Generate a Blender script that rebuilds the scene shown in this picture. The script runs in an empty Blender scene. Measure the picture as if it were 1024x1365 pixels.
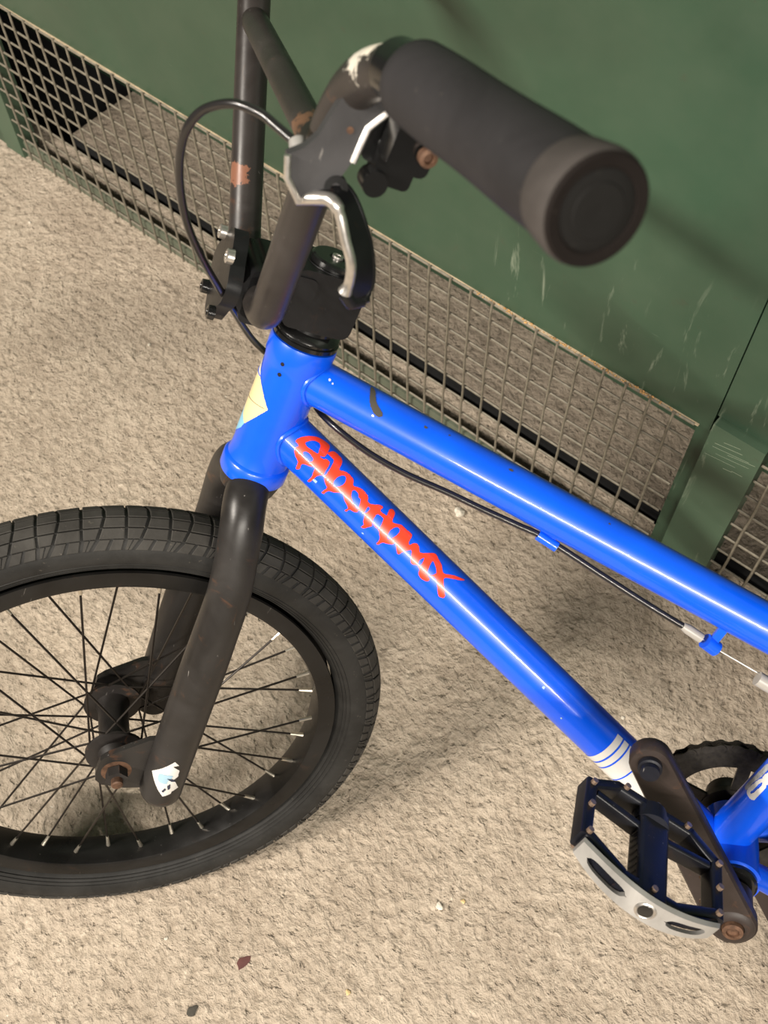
import bpy, bmesh, math, random
from mathutils import Vector, Matrix
random.seed(7)
V = Vector
PI = math.pi
scene = bpy.context.scene
col = scene.collection

# ------------------------------------------------------------------ camera
CAM_F = 1412.94
cam_d = bpy.data.cameras.new('camera')
cam_d.sensor_fit = 'VERTICAL'
cam_d.sensor_height = 36.0
cam_d.sensor_width = 27.0
cam_d.lens = CAM_F / 1365.0 * 36.0
cam_d.clip_start = 0.01
cam_d.dof.use_dof = True
cam_d.dof.focus_distance = 0.90
cam_d.dof.aperture_fstop = 12.0
cam = bpy.data.objects.new('camera', cam_d)
col.objects.link(cam)
cam.matrix_world = (Matrix.Translation((0.130539, -0.667450, 1.178952))
                    @ Matrix.Rotation(0.715990, 4, 'Z') @ Matrix.Rotation(PI / 2 - 1.037504, 4, 'X')
                    @ Matrix.Rotation(-0.023111, 4, 'Z'))
scene.camera = cam

# ------------------------------------------------------------------ world, lamps, exposure
wd = bpy.data.worlds.new('garage_ambient')
scene.world = wd
wd.use_nodes = True
wb = wd.node_tree.nodes['Background']
wb.inputs[0].default_value = (1.0, 0.93, 0.84, 1)
wb.inputs[1].default_value = 0.065

def area(name, loc, target, sx, sy, power, colr):
    l = bpy.data.lights.new(name, 'AREA')
    l.shape = 'RECTANGLE'; l.size = sx; l.size_y = sy
    l.energy = power; l.color = colr
    o = bpy.data.objects.new(name, l)
    col.objects.link(o)
    o.location = loc
    o.rotation_euler = (V(target) - V(loc)).to_track_quat('-Z', 'Y').to_euler()
    return o
area('strip_light_right', (2.5, -2.7, 2.85), (0.6, -0.3, 0.5), 2.6, 0.07, 240, (1.0, 0.93, 0.83))
area('strip_light_left', (-1.5, -2.75, 2.8), (-0.4, -0.3, 0.4), 1.2, 0.07, 215, (1.0, 0.92, 0.82))
scene.view_settings.view_transform = 'Standard'
scene.view_settings.look = 'None'
scene.view_settings.gamma = 1.0
scene.view_settings.use_curve_mapping = False
scene.view_settings.exposure = 0.0

# ------------------------------------------------------------------ materials
def nodes_of(name):
    m = bpy.data.materials.new(name)
    m.use_nodes = True
    nt = m.node_tree
    return m, nt, nt.nodes['Principled BSDF']
def N(nt, typ, **kw):
    n = nt.nodes.new(typ)
    for k, v in kw.items():
        if k in n.inputs.keys(): n.inputs[k].default_value = v
        else: setattr(n, k, v)
    return n
def noise(nt, scale, detail=4, rough=0.55, vec=None, dist=0.0):
    n = nt.nodes.new('ShaderNodeTexNoise')
    n.inputs['Scale'].default_value = scale
    n.inputs['Detail'].default_value = detail
    n.inputs['Roughness'].default_value = rough
    n.inputs['Distortion'].default_value = dist
    if vec is not None: nt.links.new(vec, n.inputs['Vector'])
    return n.outputs['Fac']
def ramp(nt, fac, stops):
    r = nt.nodes.new('ShaderNodeValToRGB')
    e = r.color_ramp.elements
    while len(e) < len(stops): e.new(0.5)
    for i, (p, c) in enumerate(stops):
        e[i].position = p
        e[i].color = c if len(c) == 4 else (c[0], c[1], c[2], 1)
    nt.links.new(fac, r.inputs['Fac'])
    return r.outputs['Color']
def mix(nt, fac, a, b, mode='MIX'):
    n = nt.nodes.new('ShaderNodeMix')
    n.data_type = 'RGBA'; n.blend_type = mode
    for sock, val in ((n.inputs[0], fac), (n.inputs[6], a), (n.inputs[7], b)):
        if hasattr(val, 'links'): nt.links.new(val, sock)
        elif isinstance(val, (int, float)): sock.default_value = val
        else: sock.default_value = (val[0], val[1], val[2], 1)
    return n.outputs[2]
def mth(nt, op, a, b=None):
    n = nt.nodes.new('ShaderNodeMath'); n.operation = op
    for i, val in enumerate((a, b)):
        if val is None: continue
        if hasattr(val, 'links'): nt.links.new(val, n.inputs[i])
        else: n.inputs[i].default_value = val
    return n.outputs[0]
def bump(nt, bs, height, strength, dist):
    b = nt.nodes.new('ShaderNodeBump')
    b.inputs['Strength'].default_value = strength
    b.inputs['Distance'].default_value = dist
    nt.links.new(height, b.inputs['Height'])
    nt.links.new(b.outputs[0], bs.inputs['Normal'])
def obco(nt, kind='Object'):
    return nt.nodes.new('ShaderNodeTexCoord').outputs[kind]
def worldpos(nt):
    return nt.nodes.new('ShaderNodeNewGeometry').outputs['Position']
def mapping(nt, vec, scale=(1, 1, 1), rot=(0, 0, 0)):
    m = nt.nodes.new('ShaderNodeMapping')
    m.inputs['Scale'].default_value = scale
    m.inputs['Rotation'].default_value = rot
    nt.links.new(vec, m.inputs['Vector'])
    return m.outputs[0]
def gray(v): return (v, v, v)

def simple(name, c, rough=0.5, metal=0.0, coat=0.0, var=0.12, nscale=60, bmp=0.0):
    m, nt, bs = nodes_of(name)
    co = obco(nt)
    f = noise(nt, nscale, 4, 0.6, co)
    nt.links.new(ramp(nt, f, [(0.3, tuple(x * (1 - var) for x in c)), (0.7, tuple(min(1, x * (1 + var)) for x in c))]), bs.inputs['Base Color'])
    bs.inputs['Roughness'].default_value = rough
    bs.inputs['Metallic'].default_value = metal
    bs.inputs['Coat Weight'].default_value = coat
    if bmp: bump(nt, bs, noise(nt, nscale * 8, 3, 0.6, co), 0.3, bmp)
    return m

def worn_black(name, base, spots=(), rough=0.45, rust=0.25, chips=0.5, metal=0.0):
    """painted metal, dusty, with rusty patches, pale scratches and chips at given spots (position, radius, colour)"""
    m, nt, bs = nodes_of(name)
    co = obco(nt)
    f = noise(nt, 14, 5, 0.6, co, 0.6)
    dusty = tuple(x * 1.6 + 0.004 for x in base)
    c = ramp(nt, f, [(0.35, base), (0.68, dusty)])
    f2 = noise(nt, 33, 6, 0.7, co, 1.2)
    c = mix(nt, mth(nt, 'MULTIPLY', ramp(nt, f2, [(0.60, gray(0)), (0.72, gray(1))]), rust), c, (0.13, 0.055, 0.025))
    sc = noise(nt, 1.0, 3, 0.5, mapping(nt, co, (420, 420, 60), (0.3, 0.5, 0.2)))
    c = mix(nt, mth(nt, 'MULTIPLY', ramp(nt, sc, [(0.72, gray(0)), (0.76, gray(1))]), chips), c, (0.30, 0.28, 0.26))
    jag = noise(nt, 220, 3, 0.7, co)
    for (p, r, cc) in spots:
        vm = nt.nodes.new('ShaderNodeVectorMath'); vm.operation = 'DISTANCE'
        nt.links.new(co, vm.inputs[0]); vm.inputs[1].default_value = p
        d = mth(nt, 'SUBTRACT', mth(nt, 'DIVIDE', vm.outputs['Value'], r), mth(nt, 'MULTIPLY', mth(nt, 'SUBTRACT', jag, 0.5), 2.2))
        k = ramp(nt, d, [(0.80, gray(1)), (0.95, gray(0))])
        c = mix(nt, k, c, cc)
    nt.links.new(c, bs.inputs['Base Color'])
    nt.links.new(ramp(nt, f, [(0.3, gray(rough - 0.08)), (0.7, gray(rough + 0.18))]), bs.inputs['Roughness'])
    bs.inputs['Metallic'].default_value = metal
    bs.inputs['Specular IOR Level'].default_value = 0.32
    bump(nt, bs, f2, 0.12, 0.001)
    return m

def concrete(name='rough_concrete', dirt=0.0):
    m, nt, bs = nodes_of(name)
    p = worldpos(nt)
    big = noise(nt, 3.2, 5, 0.6, p, 0.5)
    mid = noise(nt, 62, 5, 0.6, p, 0.35)
    fine = noise(nt, 165, 4, 0.6, p, 0.25)
    c = ramp(nt, big, [(0.30, (0.37, 0.305, 0.235)), (0.70, (0.47, 0.395, 0.310))])
    c = mix(nt, mth(nt, 'MULTIPLY', ramp(nt, mid, [(0.34, gray(1)), (0.52, gray(0))]), 0.55), c, (0.225, 0.180, 0.130))
    c = mix(nt, mth(nt, 'MULTIPLY', ramp(nt, fine, [(0.54, gray(0)), (0.70, gray(1))]), 0.50), c, (0.66, 0.57, 0.45))
    c = mix(nt, mth(nt, 'MULTIPLY', ramp(nt, fine, [(0.30, gray(1)), (0.42, gray(0))]), 0.40), c, (0.17, 0.13, 0.09))
    c = mix(nt, mth(nt, 'MULTIPLY', ramp(nt, noise(nt, 11, 5, 0.65, p, 0.3), [(0.40, gray(0)), (0.66, gray(1))]), 0.38), c, (0.27, 0.215, 0.16))
    pit = noise(nt, 120, 3, 0.55, p, 0.2)
    c = mix(nt, mth(nt, 'MULTIPLY', ramp(nt, pit, [(0.64, gray(0)), (0.70, gray(1))]), 0.45), c, (0.12, 0.09, 0.06))
    grit = noise(nt, 420, 3, 0.6, p)
    c = mix(nt, mth(nt, 'MULTIPLY', ramp(nt, grit, [(0.70, gray(0)), (0.76, gray(1))]), 0.45), c, (0.10, 0.075, 0.055))
    c = mix(nt, mth(nt, 'MULTIPLY', ramp(nt, noise(nt, 110, 2, 0.5, p), [(0.75, gray(0)), (0.78, gray(1))]), 0.6), c, (0.74, 0.68, 0.58))
    if dirt: c = mix(nt, mth(nt, 'MULTIPLY', ramp(nt, noise(nt, 24, 5, 0.7, p, 0.3), [(0.25, gray(1)), (0.75, gray(0.45))]), dirt), c, (0.085, 0.068, 0.050))
    nt.links.new(c, bs.inputs['Base Color'])
    bs.inputs['Roughness'].default_value = 0.85
    bs.inputs['Specular IOR Level'].default_value = 0.35
    # relief: trowelled lumps, brushed ridges running one way, grit
    lump = noise(nt, 88, 3, 0.5, p, 0.4)
    ridge = noise(nt, 1.0, 4, 0.6, mapping(nt, p, (22, 95, 40), (0, 0, math.radians(-52))), 0.3)
    h = mth(nt, 'ADD', mth(nt, 'MULTIPLY', lump, 1.0), mth(nt, 'MULTIPLY', ridge, 0.35))
    h = mth(nt, 'ADD', h, mth(nt, 'MULTIPLY', fine, 0.3))
    h = mth(nt, 'ADD', h, mth(nt, 'MULTIPLY', mid, 1.3))
    h = mth(nt, 'SUBTRACT', h, mth(nt, 'MULTIPLY', ramp(nt, pit, [(0.60, gray(0)), (0.72, gray(1))]), 0.35))
    bump(nt, bs, h, 0.95, 0.0048)
    return m

def green_paint(name, base, streaks=True):
    m, nt, bs = nodes_of(name)
    p = worldpos(nt)
    a = noise(nt, 4, 5, 0.6, p, 0.1)
    c = ramp(nt, a, [(0.3, tuple(x * 0.85 for x in base)), (0.7, tuple(x * 1.15 for x in base))])
    sep = nt.nodes.new('ShaderNodeSeparateXYZ'); nt.links.new(p, sep.inputs[0])
    dust = noise(nt, 60, 5, 0.6, p)
    # dust film
    c = mix(nt, mth(nt, 'MULTIPLY', ramp(nt, noise(nt, 5, 6, 0.7, p, 0.1), [(0.35, gray(0)), (0.85, gray(1))]), 0.22), c, (0.13, 0.14, 0.10))
    if streaks:
        # pale scuffs running down the lower part of the panel
        s = noise(nt, 1.0, 5, 0.7, mapping(nt, p, (55, 1, 7)), 0.6)
        low = nt.nodes.new('ShaderNodeMapRange'); nt.links.new(sep.outputs[2], low.inputs[0])
        low.inputs[1].default_value = 0.50; low.inputs[2].default_value = 0.36
        side = nt.nodes.new('ShaderNodeMapRange'); nt.links.new(sep.outputs[0], side.inputs[0])
        side.inputs[1].default_value = -0.42; side.inputs[2].default_value = -0.28
        k = mth(nt, 'MULTIPLY', ramp(nt, s, [(0.60, gray(0)), (0.74, gray(1))]), mth(nt, 'MULTIPLY', low.outputs[0], side.outputs[0]))
        c = mix(nt, mth(nt, 'MULTIPLY', k, 0.6), c, (0.36, 0.40, 0.30))
        s2 = noise(nt, 1.0, 4, 0.7, mapping(nt, p, (9, 1, 160), (0, 0.12, 0)), 0.2)
        k2 = mth(nt, 'MULTIPLY', ramp(nt, s2, [(0.70, gray(0)), (0.76, gray(1))]), low.outputs[0])
        c = mix(nt, mth(nt, 'MULTIPLY', k2, 0.25), c, (0.34, 0.38, 0.30))
        ln = mth(nt, 'MULTIPLY', ramp(nt, dust, [(0.66, gray(0)), (0.74, gray(1))]), 0.30)
        c = mix(nt, ln, c, (0.05, 0.045, 0.03))
    nt.links.new(c, bs.inputs['Base Color'])
    nt.links.new(ramp(nt, a, [(0.3, gray(0.34)), (0.7, gray(0.46))]), bs.inputs['Roughness'])
    bump(nt, bs, noise(nt, 30, 3, 0.5, p), 0.08, 0.002)
    return m

def blue_paint():
    m, nt, bs = nodes_of('glossy_blue_paint')
    co = obco(nt)
    f = noise(nt, 30, 4, 0.6, co)
    c = ramp(nt, f, [(0.3, (0.0, 0.078, 0.70)), (0.7, (0.0, 0.092, 0.80))])
    ch = noise(nt, 1.0, 4, 0.6, mapping(nt, co, (150, 150, 210)))
    c = mix(nt, mth(nt, 'MULTIPLY', ramp(nt, ch, [(0.765, gray(0)), (0.79, gray(1))]), 0.8), c, (0.25, 0.45, 0.85))
    ch2 = noise(nt, 62, 3, 0.6, co)
    c = mix(nt, mth(nt, 'MULTIPLY', ramp(nt, ch2, [(0.765, gray(0)), (0.78, gray(1))]), 0.8), c, (0.03, 0.03, 0.03))
    nt.links.new(c, bs.inputs['Base Color'])
    bs.inputs['Roughness'].default_value = 0.34
    bs.inputs['Coat Weight'].default_value = 0.5
    bs.inputs['Coat Roughness'].default_value = 0.08
    bump(nt, bs, noise(nt, 45, 3, 0.5, co), 0.10, 0.001)
    return m

def rubber(name, c, rough=0.7, dust=0.5):
    m, nt, bs = nodes_of(name)
    co = obco(nt)
    f = noise(nt, 25, 6, 0.65, co, 0.5)
    d = tuple(x * (1 + 1.3 * dust) + 0.012 * dust for x in c)
    k = ramp(nt, f, [(0.35, c), (0.7, d)])
    s = noise(nt, 260, 3, 0.6, co)
    k = mix(nt, mth(nt, 'MULTIPLY', ramp(nt, s, [(0.68, gray(0)), (0.75, gray(1))]), 0.35 * dust), k, (0.22, 0.19, 0.15))
    nt.links.new(k, bs.inputs['Base Color'])
    bs.inputs['Roughness'].default_value = rough
    bs.inputs['Specular IOR Level'].default_value = 0.22
    bump(nt, bs, s, 0.2, 0.0006)
    return m

M_CONC = concrete()
M_CONC_DIRTY = concrete('dirty_concrete', 0.62)
M_GREEN = green_paint('green_wall_paint', (0.027, 0.060, 0.034))
M_GREEN2 = green_paint('green_post_paint', (0.050, 0.090, 0.055))
M_GREEN3 = green_paint('pale_green_rail_paint', (0.105, 0.120, 0.085), False)
M_WIRE = simple('dusty_galvanised_wire', (0.185, 0.165, 0.125), 0.6, 0.2, var=0.3, nscale=90)
M_EDGE = simple('rusty_tan_edge', (0.42, 0.33, 0.22), 0.7, 0.0, var=0.35, nscale=40)
M_DARK = simple('painted_shade_black', (0.006, 0.006, 0.006), 0.9)  # near-black that puts shade into the colour of channel and recess surfaces
M_CRUMB = simple('orange_dust_crumbs', (0.42, 0.24, 0.09), 0.9, var=0.5, nscale=200)
M_BLUE = blue_paint()
M_RED = simple('red_orange_lettering', (0.90, 0.050, 0.018), 0.3, 0, 0.4, 0.06)
M_WHITE = simple('white_decal', (0.62, 0.60, 0.57), 0.35, 0, 0.3, 0.05)
M_CREAM = simple('cream_decal', (0.68, 0.56, 0.30), 0.4, 0, 0.2, 0.05)
M_CYAN = simple('pale_cyan_decal', (0.20, 0.48, 0.66), 0.4, 0, 0.2, 0.08)
M_PALEBLUE = simple('washed_blue_decal', (0.28, 0.42, 0.52), 0.5, 0, 0, 0.15)
M_INK = simple('dark_ink', (0.02, 0.025, 0.05), 0.5)
M_GREYDEC = simple('grey_speckled_decal', (0.36, 0.37, 0.40), 0.45, 0, 0.2, 0.35, 260)
M_HOLE = simple('hole_black', (0.003, 0.003, 0.003), 0.9)
M_TYRE = rubber('tyre_rubber', (0.014, 0.0135, 0.0125), 0.62, 0.5)
M_TREAD = rubber('tread_rubber', (0.026, 0.024, 0.021), 0.7, 0.6)
M_GRIP = rubber('grip_rubber', (0.016, 0.015, 0.016), 0.68, 0.25)
M_GRIPRING = rubber('grip_end_rubber', (0.040, 0.035, 0.032), 0.8, 0.3)
M_PLUG = rubber('bar_plug_plastic', (0.006, 0.0055, 0.005), 0.8, 0.1)
M_PLUGRIM = rubber('rusty_plug_rim', (0.005, 0.0028, 0.002), 0.85, 0.15)
M_RIM = worn_black('black_rim', (0.009, 0.0085, 0.008), rough=0.32, rust=0.1, chips=0.3, metal=0.3)
M_SPOKE = simple('black_spoke', (0.022, 0.018, 0.015), 0.35, 0.6)
M_NIP = simple('bright_nipple', (0.72, 0.66, 0.55), 0.3, 0.9)
M_FORK = worn_black('black_fork_paint', (0.014, 0.0125, 0.0115), rough=0.36, rust=0.35, chips=0.6)
M_HUB = worn_black('black_hub', (0.012, 0.010, 0.009), rough=0.5, rust=0.6, chips=0.2)
M_RUST = simple('rusty_nut', (0.12, 0.065, 0.04), 0.55, 0.5, var=0.5, nscale=180)
M_STEM = worn_black('black_stem', (0.0035, 0.0035, 0.004), rough=0.3, rust=0.1, chips=0.3)
M_GLOSSB = simple('gloss_black', (0.006, 0.006, 0.006), 0.22, 0.0, 0.4)
M_STEEL = simple('bright_steel', (0.62, 0.59, 0.55), 0.32, 0.9, var=0.2, nscale=150)
M_SILVER = worn_black('scuffed_silver', (0.27, 0.26, 0.245), rough=0.38, rust=0.0, chips=0.5, metal=0.35)
M_LEVER = worn_black('brake_lever_grey', (0.034, 0.033, 0.034), rough=0.4, rust=0.2, chips=0.5, metal=0.2)
M_CRANK = worn_black('crank_brown_black', (0.017, 0.0115, 0.0095), rough=0.38, rust=0.35, chips=0.25)
M_PEDAL = worn_black('black_pedal', (0.0045, 0.005, 0.0085), rough=0.32, rust=0.12, chips=0.7)
M_PIN = simple('pedal_pin', (0.34, 0.24, 0.18), 0.35, 0.7)
M_CHAIN = simple('greasy_chain', (0.030, 0.026, 0.021), 0.5, 0.5, var=0.4, nscale=200)
M_CABLE = simple('black_cable_housing', (0.010, 0.009, 0.009), 0.3, 0.0, 0.3)
M_CLEAR = simple('milky_plastic', (0.33, 0.31, 0.28), 0.35)
M_SADDLE = simple('black_saddle_cover', (0.02, 0.02, 0.02), 0.6)
M_STONE = simple('pale_stone', (0.60, 0.55, 0.46), 0.8, var=0.2, nscale=150)
M_TAN = simple('tan_stone', (0.62, 0.46, 0.22), 0.8, var=0.25, nscale=150)
M_LEAF = simple('reddish_leaf_scrap', (0.09, 0.03, 0.025), 0.8)
M_SOOT = simple('dark_grit', (0.05, 0.045, 0.035), 0.9)

# ------------------------------------------------------------------ builders
def link_mesh(name, verts, faces, mat, parent=None, smooth=True, off=None):
    me = bpy.data.meshes.new(name)
    me.from_pydata([tuple(v) for v in verts], [], faces)
    me.materials.append(mat)
    me.update()
    bm = bmesh.new(); bm.from_mesh(me)
    bmesh.ops.recalc_face_normals(bm, faces=bm.faces)
    if smooth:
        for f in bm.faces: f.smooth = True
        for e in bm.edges:
            if len(e.link_faces) == 2 and e.calc_face_angle(0) > math.radians(35): e.smooth = False
    bm.to_mesh(me); bm.free()
    o = bpy.data.objects.new(name, me)
    col.objects.link(o)
    if parent is not None:
        o.parent = parent
        if parent is BIKE: o.location = (0, 0, BIKE_H)
    return o
BIKE = None
def tag(o, label=None, cat=None, group=None, kind=None):
    if label: o['label'] = label
    if cat: o['category'] = cat
    if group: o['group'] = group
    if kind: o['kind'] = kind
    return o

class G:
    """collects geometry for ONE mesh"""
    def __init__(s): s.v = []; s.f = []
    def add(s, vs, fs):
        n = len(s.v); s.v += [V(a) for a in vs]; s.f += [tuple(i + n for i in f) for f in fs]
    def tube(s, path, rad, seg=20, caps=True, closed=False, flat=1.0, updir=None):
        path = [V(p) for p in path]; n = len(path)
        if not isinstance(rad, (list, tuple)): rad = [rad] * n
        vs = []; fs = []
        t0 = (path[1] - path[0]).normalized()
        ref = V(updir) if updir else (V((0, 0, 1)) if abs(t0.z) < 0.9 else V((1, 0, 0)))
        nrm = (ref - t0 * ref.dot(t0)).normalized()
        pt = t0
        for i in range(n):
            if closed: t = (path[(i + 1) % n] - path[i - 1]).normalized()
            else: t = (path[min(i + 1, n - 1)] - path[max(i - 1, 0)]).normalized()
            q = pt.rotation_difference(t); nrm = q @ nrm; nrm = (nrm - t * nrm.dot(t)).normalized(); pt = t
            b = t.cross(nrm)
            for k in range(seg):
                a = 2 * PI * k / seg
                vs.append(path[i] + nrm * (math.cos(a) * rad[i] * flat) + b * (math.sin(a) * rad[i]))
        m = n if closed else n - 1
        for i in range(m):
            for k in range(seg):
                a0 = i * seg + k; a1 = i * seg + (k + 1) % seg; j = (i + 1) % n
                fs.append((a0, a1, j * seg + (k + 1) % seg, j * seg + k))
        if caps and not closed:
            fs.append(tuple(range(seg))[::-1]); fs.append(tuple(range((n - 1) * seg, n * seg)))
        s.add(vs, fs)
    def cyl(s, a, b, r, r2=None, seg=24, caps=True):
        s.tube([a, b], [r, r if r2 is None else r2], seg, caps)
    def lathe(s, a, axis, prof, seg=48, closed=False):
        """prof: list of (distance along axis, radius)"""
        a = V(a); axis = V(axis).normalized()
        ref = V((0, 1, 0)) if abs(axis.y) < 0.9 else V((1, 0, 0))
        e = (ref - axis * ref.dot(axis)).normalized(); g = axis.cross(e)
        vs = []; fs = []; n = len(prof)
        for (h, r) in prof:
            for k in range(seg):
                t = 2 * PI * k / seg
                vs.append(a + axis * h + e * (math.cos(t) * r) + g * (math.sin(t) * r))
        for i in range(n if closed else n - 1):
            for k in range(seg):
                j = (i + 1) % n
                fs.append((i * seg + k, i * seg + (k + 1) % seg, j * seg + (k + 1) % seg, j * seg + k))
        if not closed:
            fs.append(tuple(range(seg))[::-1]); fs.append(tuple(range((n - 1) * seg, n * seg)))
        s.add(vs, fs)
    def box(s, c, ex, ey, ez, hx, hy, hz, bev=0.0):
        """box with centre c, unit axes, half sizes; bev rounds the edges of the x-z outline"""
        c = V(c); ex = V(ex); ey = V(ey); ez = V(ez)
        if bev <= 0: pts = [(-hx, -hz), (hx, -hz), (hx, hz), (-hx, hz)]
        else:
            pts = []
            for (sx, sz, a0) in ((1, -1, -90), (1, 1, 0), (-1, 1, 90), (-1, -1, 180)):
                for k in range(4):
                    a = math.radians(a0 + 30 * k)
                    pts.append((sx * (hx - bev) + bev * math.cos(a), sz * (hz - bev) + bev * math.sin(a)))
        n = len(pts)
        vs = [c + ex * x + ez * z + ey * y for y in (-hy, hy) for x, z in pts]
        fs = [tuple(range(n))[::-1], tuple(range(n, 2 * n))] + [(k, (k + 1) % n, n + (k + 1) % n, n + k) for k in range(n)]
        s.add(vs, fs)
    def prism(s, pts, d):
        """pts 3-D outline, d thickness vector"""
        d = V(d); n = len(pts)
        vs = [V(p) for p in pts] + [V(p) + d for p in pts]
        s.add(vs, [tuple(range(n))[::-1], tuple(range(n, 2 * n))] + [(k, (k + 1) % n, n + (k + 1) % n, n + k) for k in range(n)])
    def make(s, name, mat, parent=None, smooth=True): return link_mesh(name, s.v, s.f, mat, parent, smooth)

def spline(pts, k=6):
    pts = [V(p) for p in pts]; out = []
    for i in range(len(pts) - 1):
        p0 = pts[max(i - 1, 0)]; p1 = pts[i]; p2 = pts[i + 1]; p3 = pts[min(i + 2, len(pts) - 1)]
        for j in range(k):
            t = j / k
            out.append(0.5 * ((2 * p1) + (-p0 + p2) * t + (2 * p0 - 5 * p1 + 4 * p2 - p3) * t * t + (-p0 + 3 * p1 - 3 * p2 + p3) * t ** 3))
    out.append(pts[-1]); return out
def rounded(pts, rad, k=10):
    """polyline with circular-looking bends of cut length rad[i]"""
    pts = [V(p) for p in pts]; out = [pts[0]]
    for i in range(1, len(pts) - 1):
        a = pts[i] + (pts[i - 1] - pts[i]).normalized() * rad[i - 1]
        c = pts[i] + (pts[i + 1] - pts[i]).normalized() * rad[i - 1]
        for j in range(k + 1):
            t = j / k
            out.append(a * (1 - t) ** 2 + pts[i] * (2 * t * (1 - t)) + c * t * t)
    out.append(pts[-1]); return out

# ------------------------------------------------------------------ the setting
def sheet(name, x0, x1, y0, y1, z0, z1, mat, label=None, kind='structure', cat=None, parent=None):
    g = G(); g.box(((x0 + x1) / 2, (y0 + y1) / 2, (z0 + z1) / 2), (1, 0, 0), (0, 1, 0), (0, 0, 1), (x1 - x0) / 2, (y1 - y0) / 2, (z1 - z0) / 2)
    o = g.make(name, mat, parent, False)
    return tag(o, label, cat, None, kind)
GAP0, GAP1 = 0.064, 0.087      # channel in the floor behind the mesh
BACK = 0.222
sheet('floor', -4.0, 3.5, -4.5, GAP0, -0.10, 0.0, M_CONC, 'rough pale brushed concrete floor in front of the green wall')
sheet('floor_behind_mesh', -1.185, 3.5, GAP1, BACK, -0.10, 0.0, M_CONC_DIRTY, 'strip of concrete floor seen behind the wire mesh')
sheet('floor_channel', -4.0, 3.5, GAP0, BACK + 0.25, -0.14, -0.101, M_DARK, 'bottom of the channel behind the mesh, shade painted black')  # black base colour carries the shade of the channel
sheet('wall_back_left', -3.5, -0.0184, 0.004, 0.034, 0.301, 2.4, M_GREEN, 'green painted metal wall panel above the mesh, left of the seam')
sheet('wall_back_right', -0.0174, 3.5, 0.0060, 0.034, 0.326, 2.4, M_GREEN, 'green painted metal wall panel right of the vertical seam')
sheet('wall_recess', -1.9, 3.5, BACK, BACK + 0.02, 0.0, 0.33, M_GREEN, 'dark green back of the low space behind the mesh')
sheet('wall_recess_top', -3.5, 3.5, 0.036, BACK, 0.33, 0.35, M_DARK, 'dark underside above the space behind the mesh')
sheet('wall_recess_side', -3.5, -1.9, 0.24, 0.27, -0.10, 0.33, M_DARK, 'black sheet standing in for unlit depth at the far left behind the mesh')  # added black sheet in place of unlit depth
sheet('shade_strip_far', -1.185, 3.5, GAP1 - 0.004, GAP1 - 0.0001, -0.10, -0.0015, M_DARK, 'black strip painting shade on the far edge of the floor channel')  # added strip: shade painted black over the lit concrete face
sheet('shade_strip_near', -4.0, 3.5, GAP0 + 0.0001, GAP0 + 0.002, -0.10, -0.004, M_DARK, 'black strip painting shade on the near edge of the floor channel')  # same for the near face, its shade painted black
# pressed lower lip of the left panel and tan edge that holds the mesh
sheet('trim_1', -3.5, -0.030, 0.0010, 0.004, 0.3008, 0.3019, M_EDGE, 'thin tan rusty edge along the bottom of the green panel')
# post between the two mesh panels
post = sheet('trim_2', -0.0155, 0.042, -0.004, 0.030, 0.0, 0.324, M_GREEN2, 'green metal plate between the two mesh panels')
sheet('trim_3', -0.033, -0.0165, 0.008, 0.030, 0.0, 0.299, M_GREEN, 'dark green recessed jamb right of the long mesh')
sheet('trim_4', -1.245, -1.201, -0.002, 0.030, 0.0, 0.299, M_GREEN2, 'green upright at the left end of the mesh')
sheet('trim_5', -1.2, -0.034, 0.0045, 0.010, 0.0, 0.030, M_GREEN3, 'pale green bottom rail behind the long mesh')
sheet('trim_6', 0.043, 1.20, 0.0045, 0.010, 0.0, 0.030, M_GREEN3, 'pale green bottom rail behind the right mesh')

M_SCRATCH = simple('pale_scratch', (0.20, 0.24, 0.17), 0.6)
for (x, z, L_, an, w_) in ((.004, .302, .030, 12, .0006), (.008, .296, .040, 10, .0005), (.012, .288, .036, 11, .0004), (.020, .296, .030, 14, .0005), (.001, .279, .034, 9, .0004), (.022, .274, .012, 5, .0006), (.012, .271, .010, 12, .0007), (.006, .309, .018, 14, .0006)):
    a_ = math.radians(an); g = G()
    g.box((x + .004, -.00405, z), (math.cos(a_), 0, math.sin(a_)), (0, 1, 0), (-math.sin(a_), 0, math.cos(a_)), L_ / 2, .0001, w_ / 2)
    g.make('scratch', M_SCRATCH, post, False)

sheet('trim_9', -3.5, -1.246, 0.002, 0.030, 0.0, 0.2995, M_GREEN, 'green base panel left of the mesh')

def grille(x0, x1, first, label, name='wire_mesh_grille'):
    e = bpy.data.objects.new(name, None); col.objects.link(e); e.location = ((x0 + x1) / 2, 0, 0)
    tag(e, label, 'wire mesh')
    zs = [0.3005 - 0.0283 * k for k in range(11)]
    g = G(); g.tube([(x0 - e.location.x + (x1 - x0) * k / 12, 0.0006 * math.sin(k * 2.3), 0.0005 * math.sin(k * 1.7)) for k in range(13)], 0.0016, 6)
    h = g.make('horizontal_wire', M_WIRE, e)
    for i, z in enumerate(zs):
        o = h if i == 0 else h.copy()
        if i: col.objects.link(o)
        o.parent = e
        o.location = (0, 0.0008, z)
    g = G(); g.tube([(0.0005 * math.sin(k * 1.9), 0, 0.006 + 0.298 * k / 10) for k in range(11)], 0.0016, 6)
    v = g.make('vertical_wire', M_WIRE, e)
    x = first; i = 0
    while x < x1:
        o = v if i == 0 else v.copy()
        if i: col.objects.link(o)
        o.parent = e
        o.location = (x - e.location.x + random.uniform(-0.0008, 0.0008), -0.0015, 0)
        o.rotation_euler = (0, random.uniform(-0.004, 0.004), 0)
        x += 0.0288; i += 1
grille(-1.2, -0.034, -0.431 - 26 * 0.0288, 'long square wire mesh panel below the green wall, left of the green plate')
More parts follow.
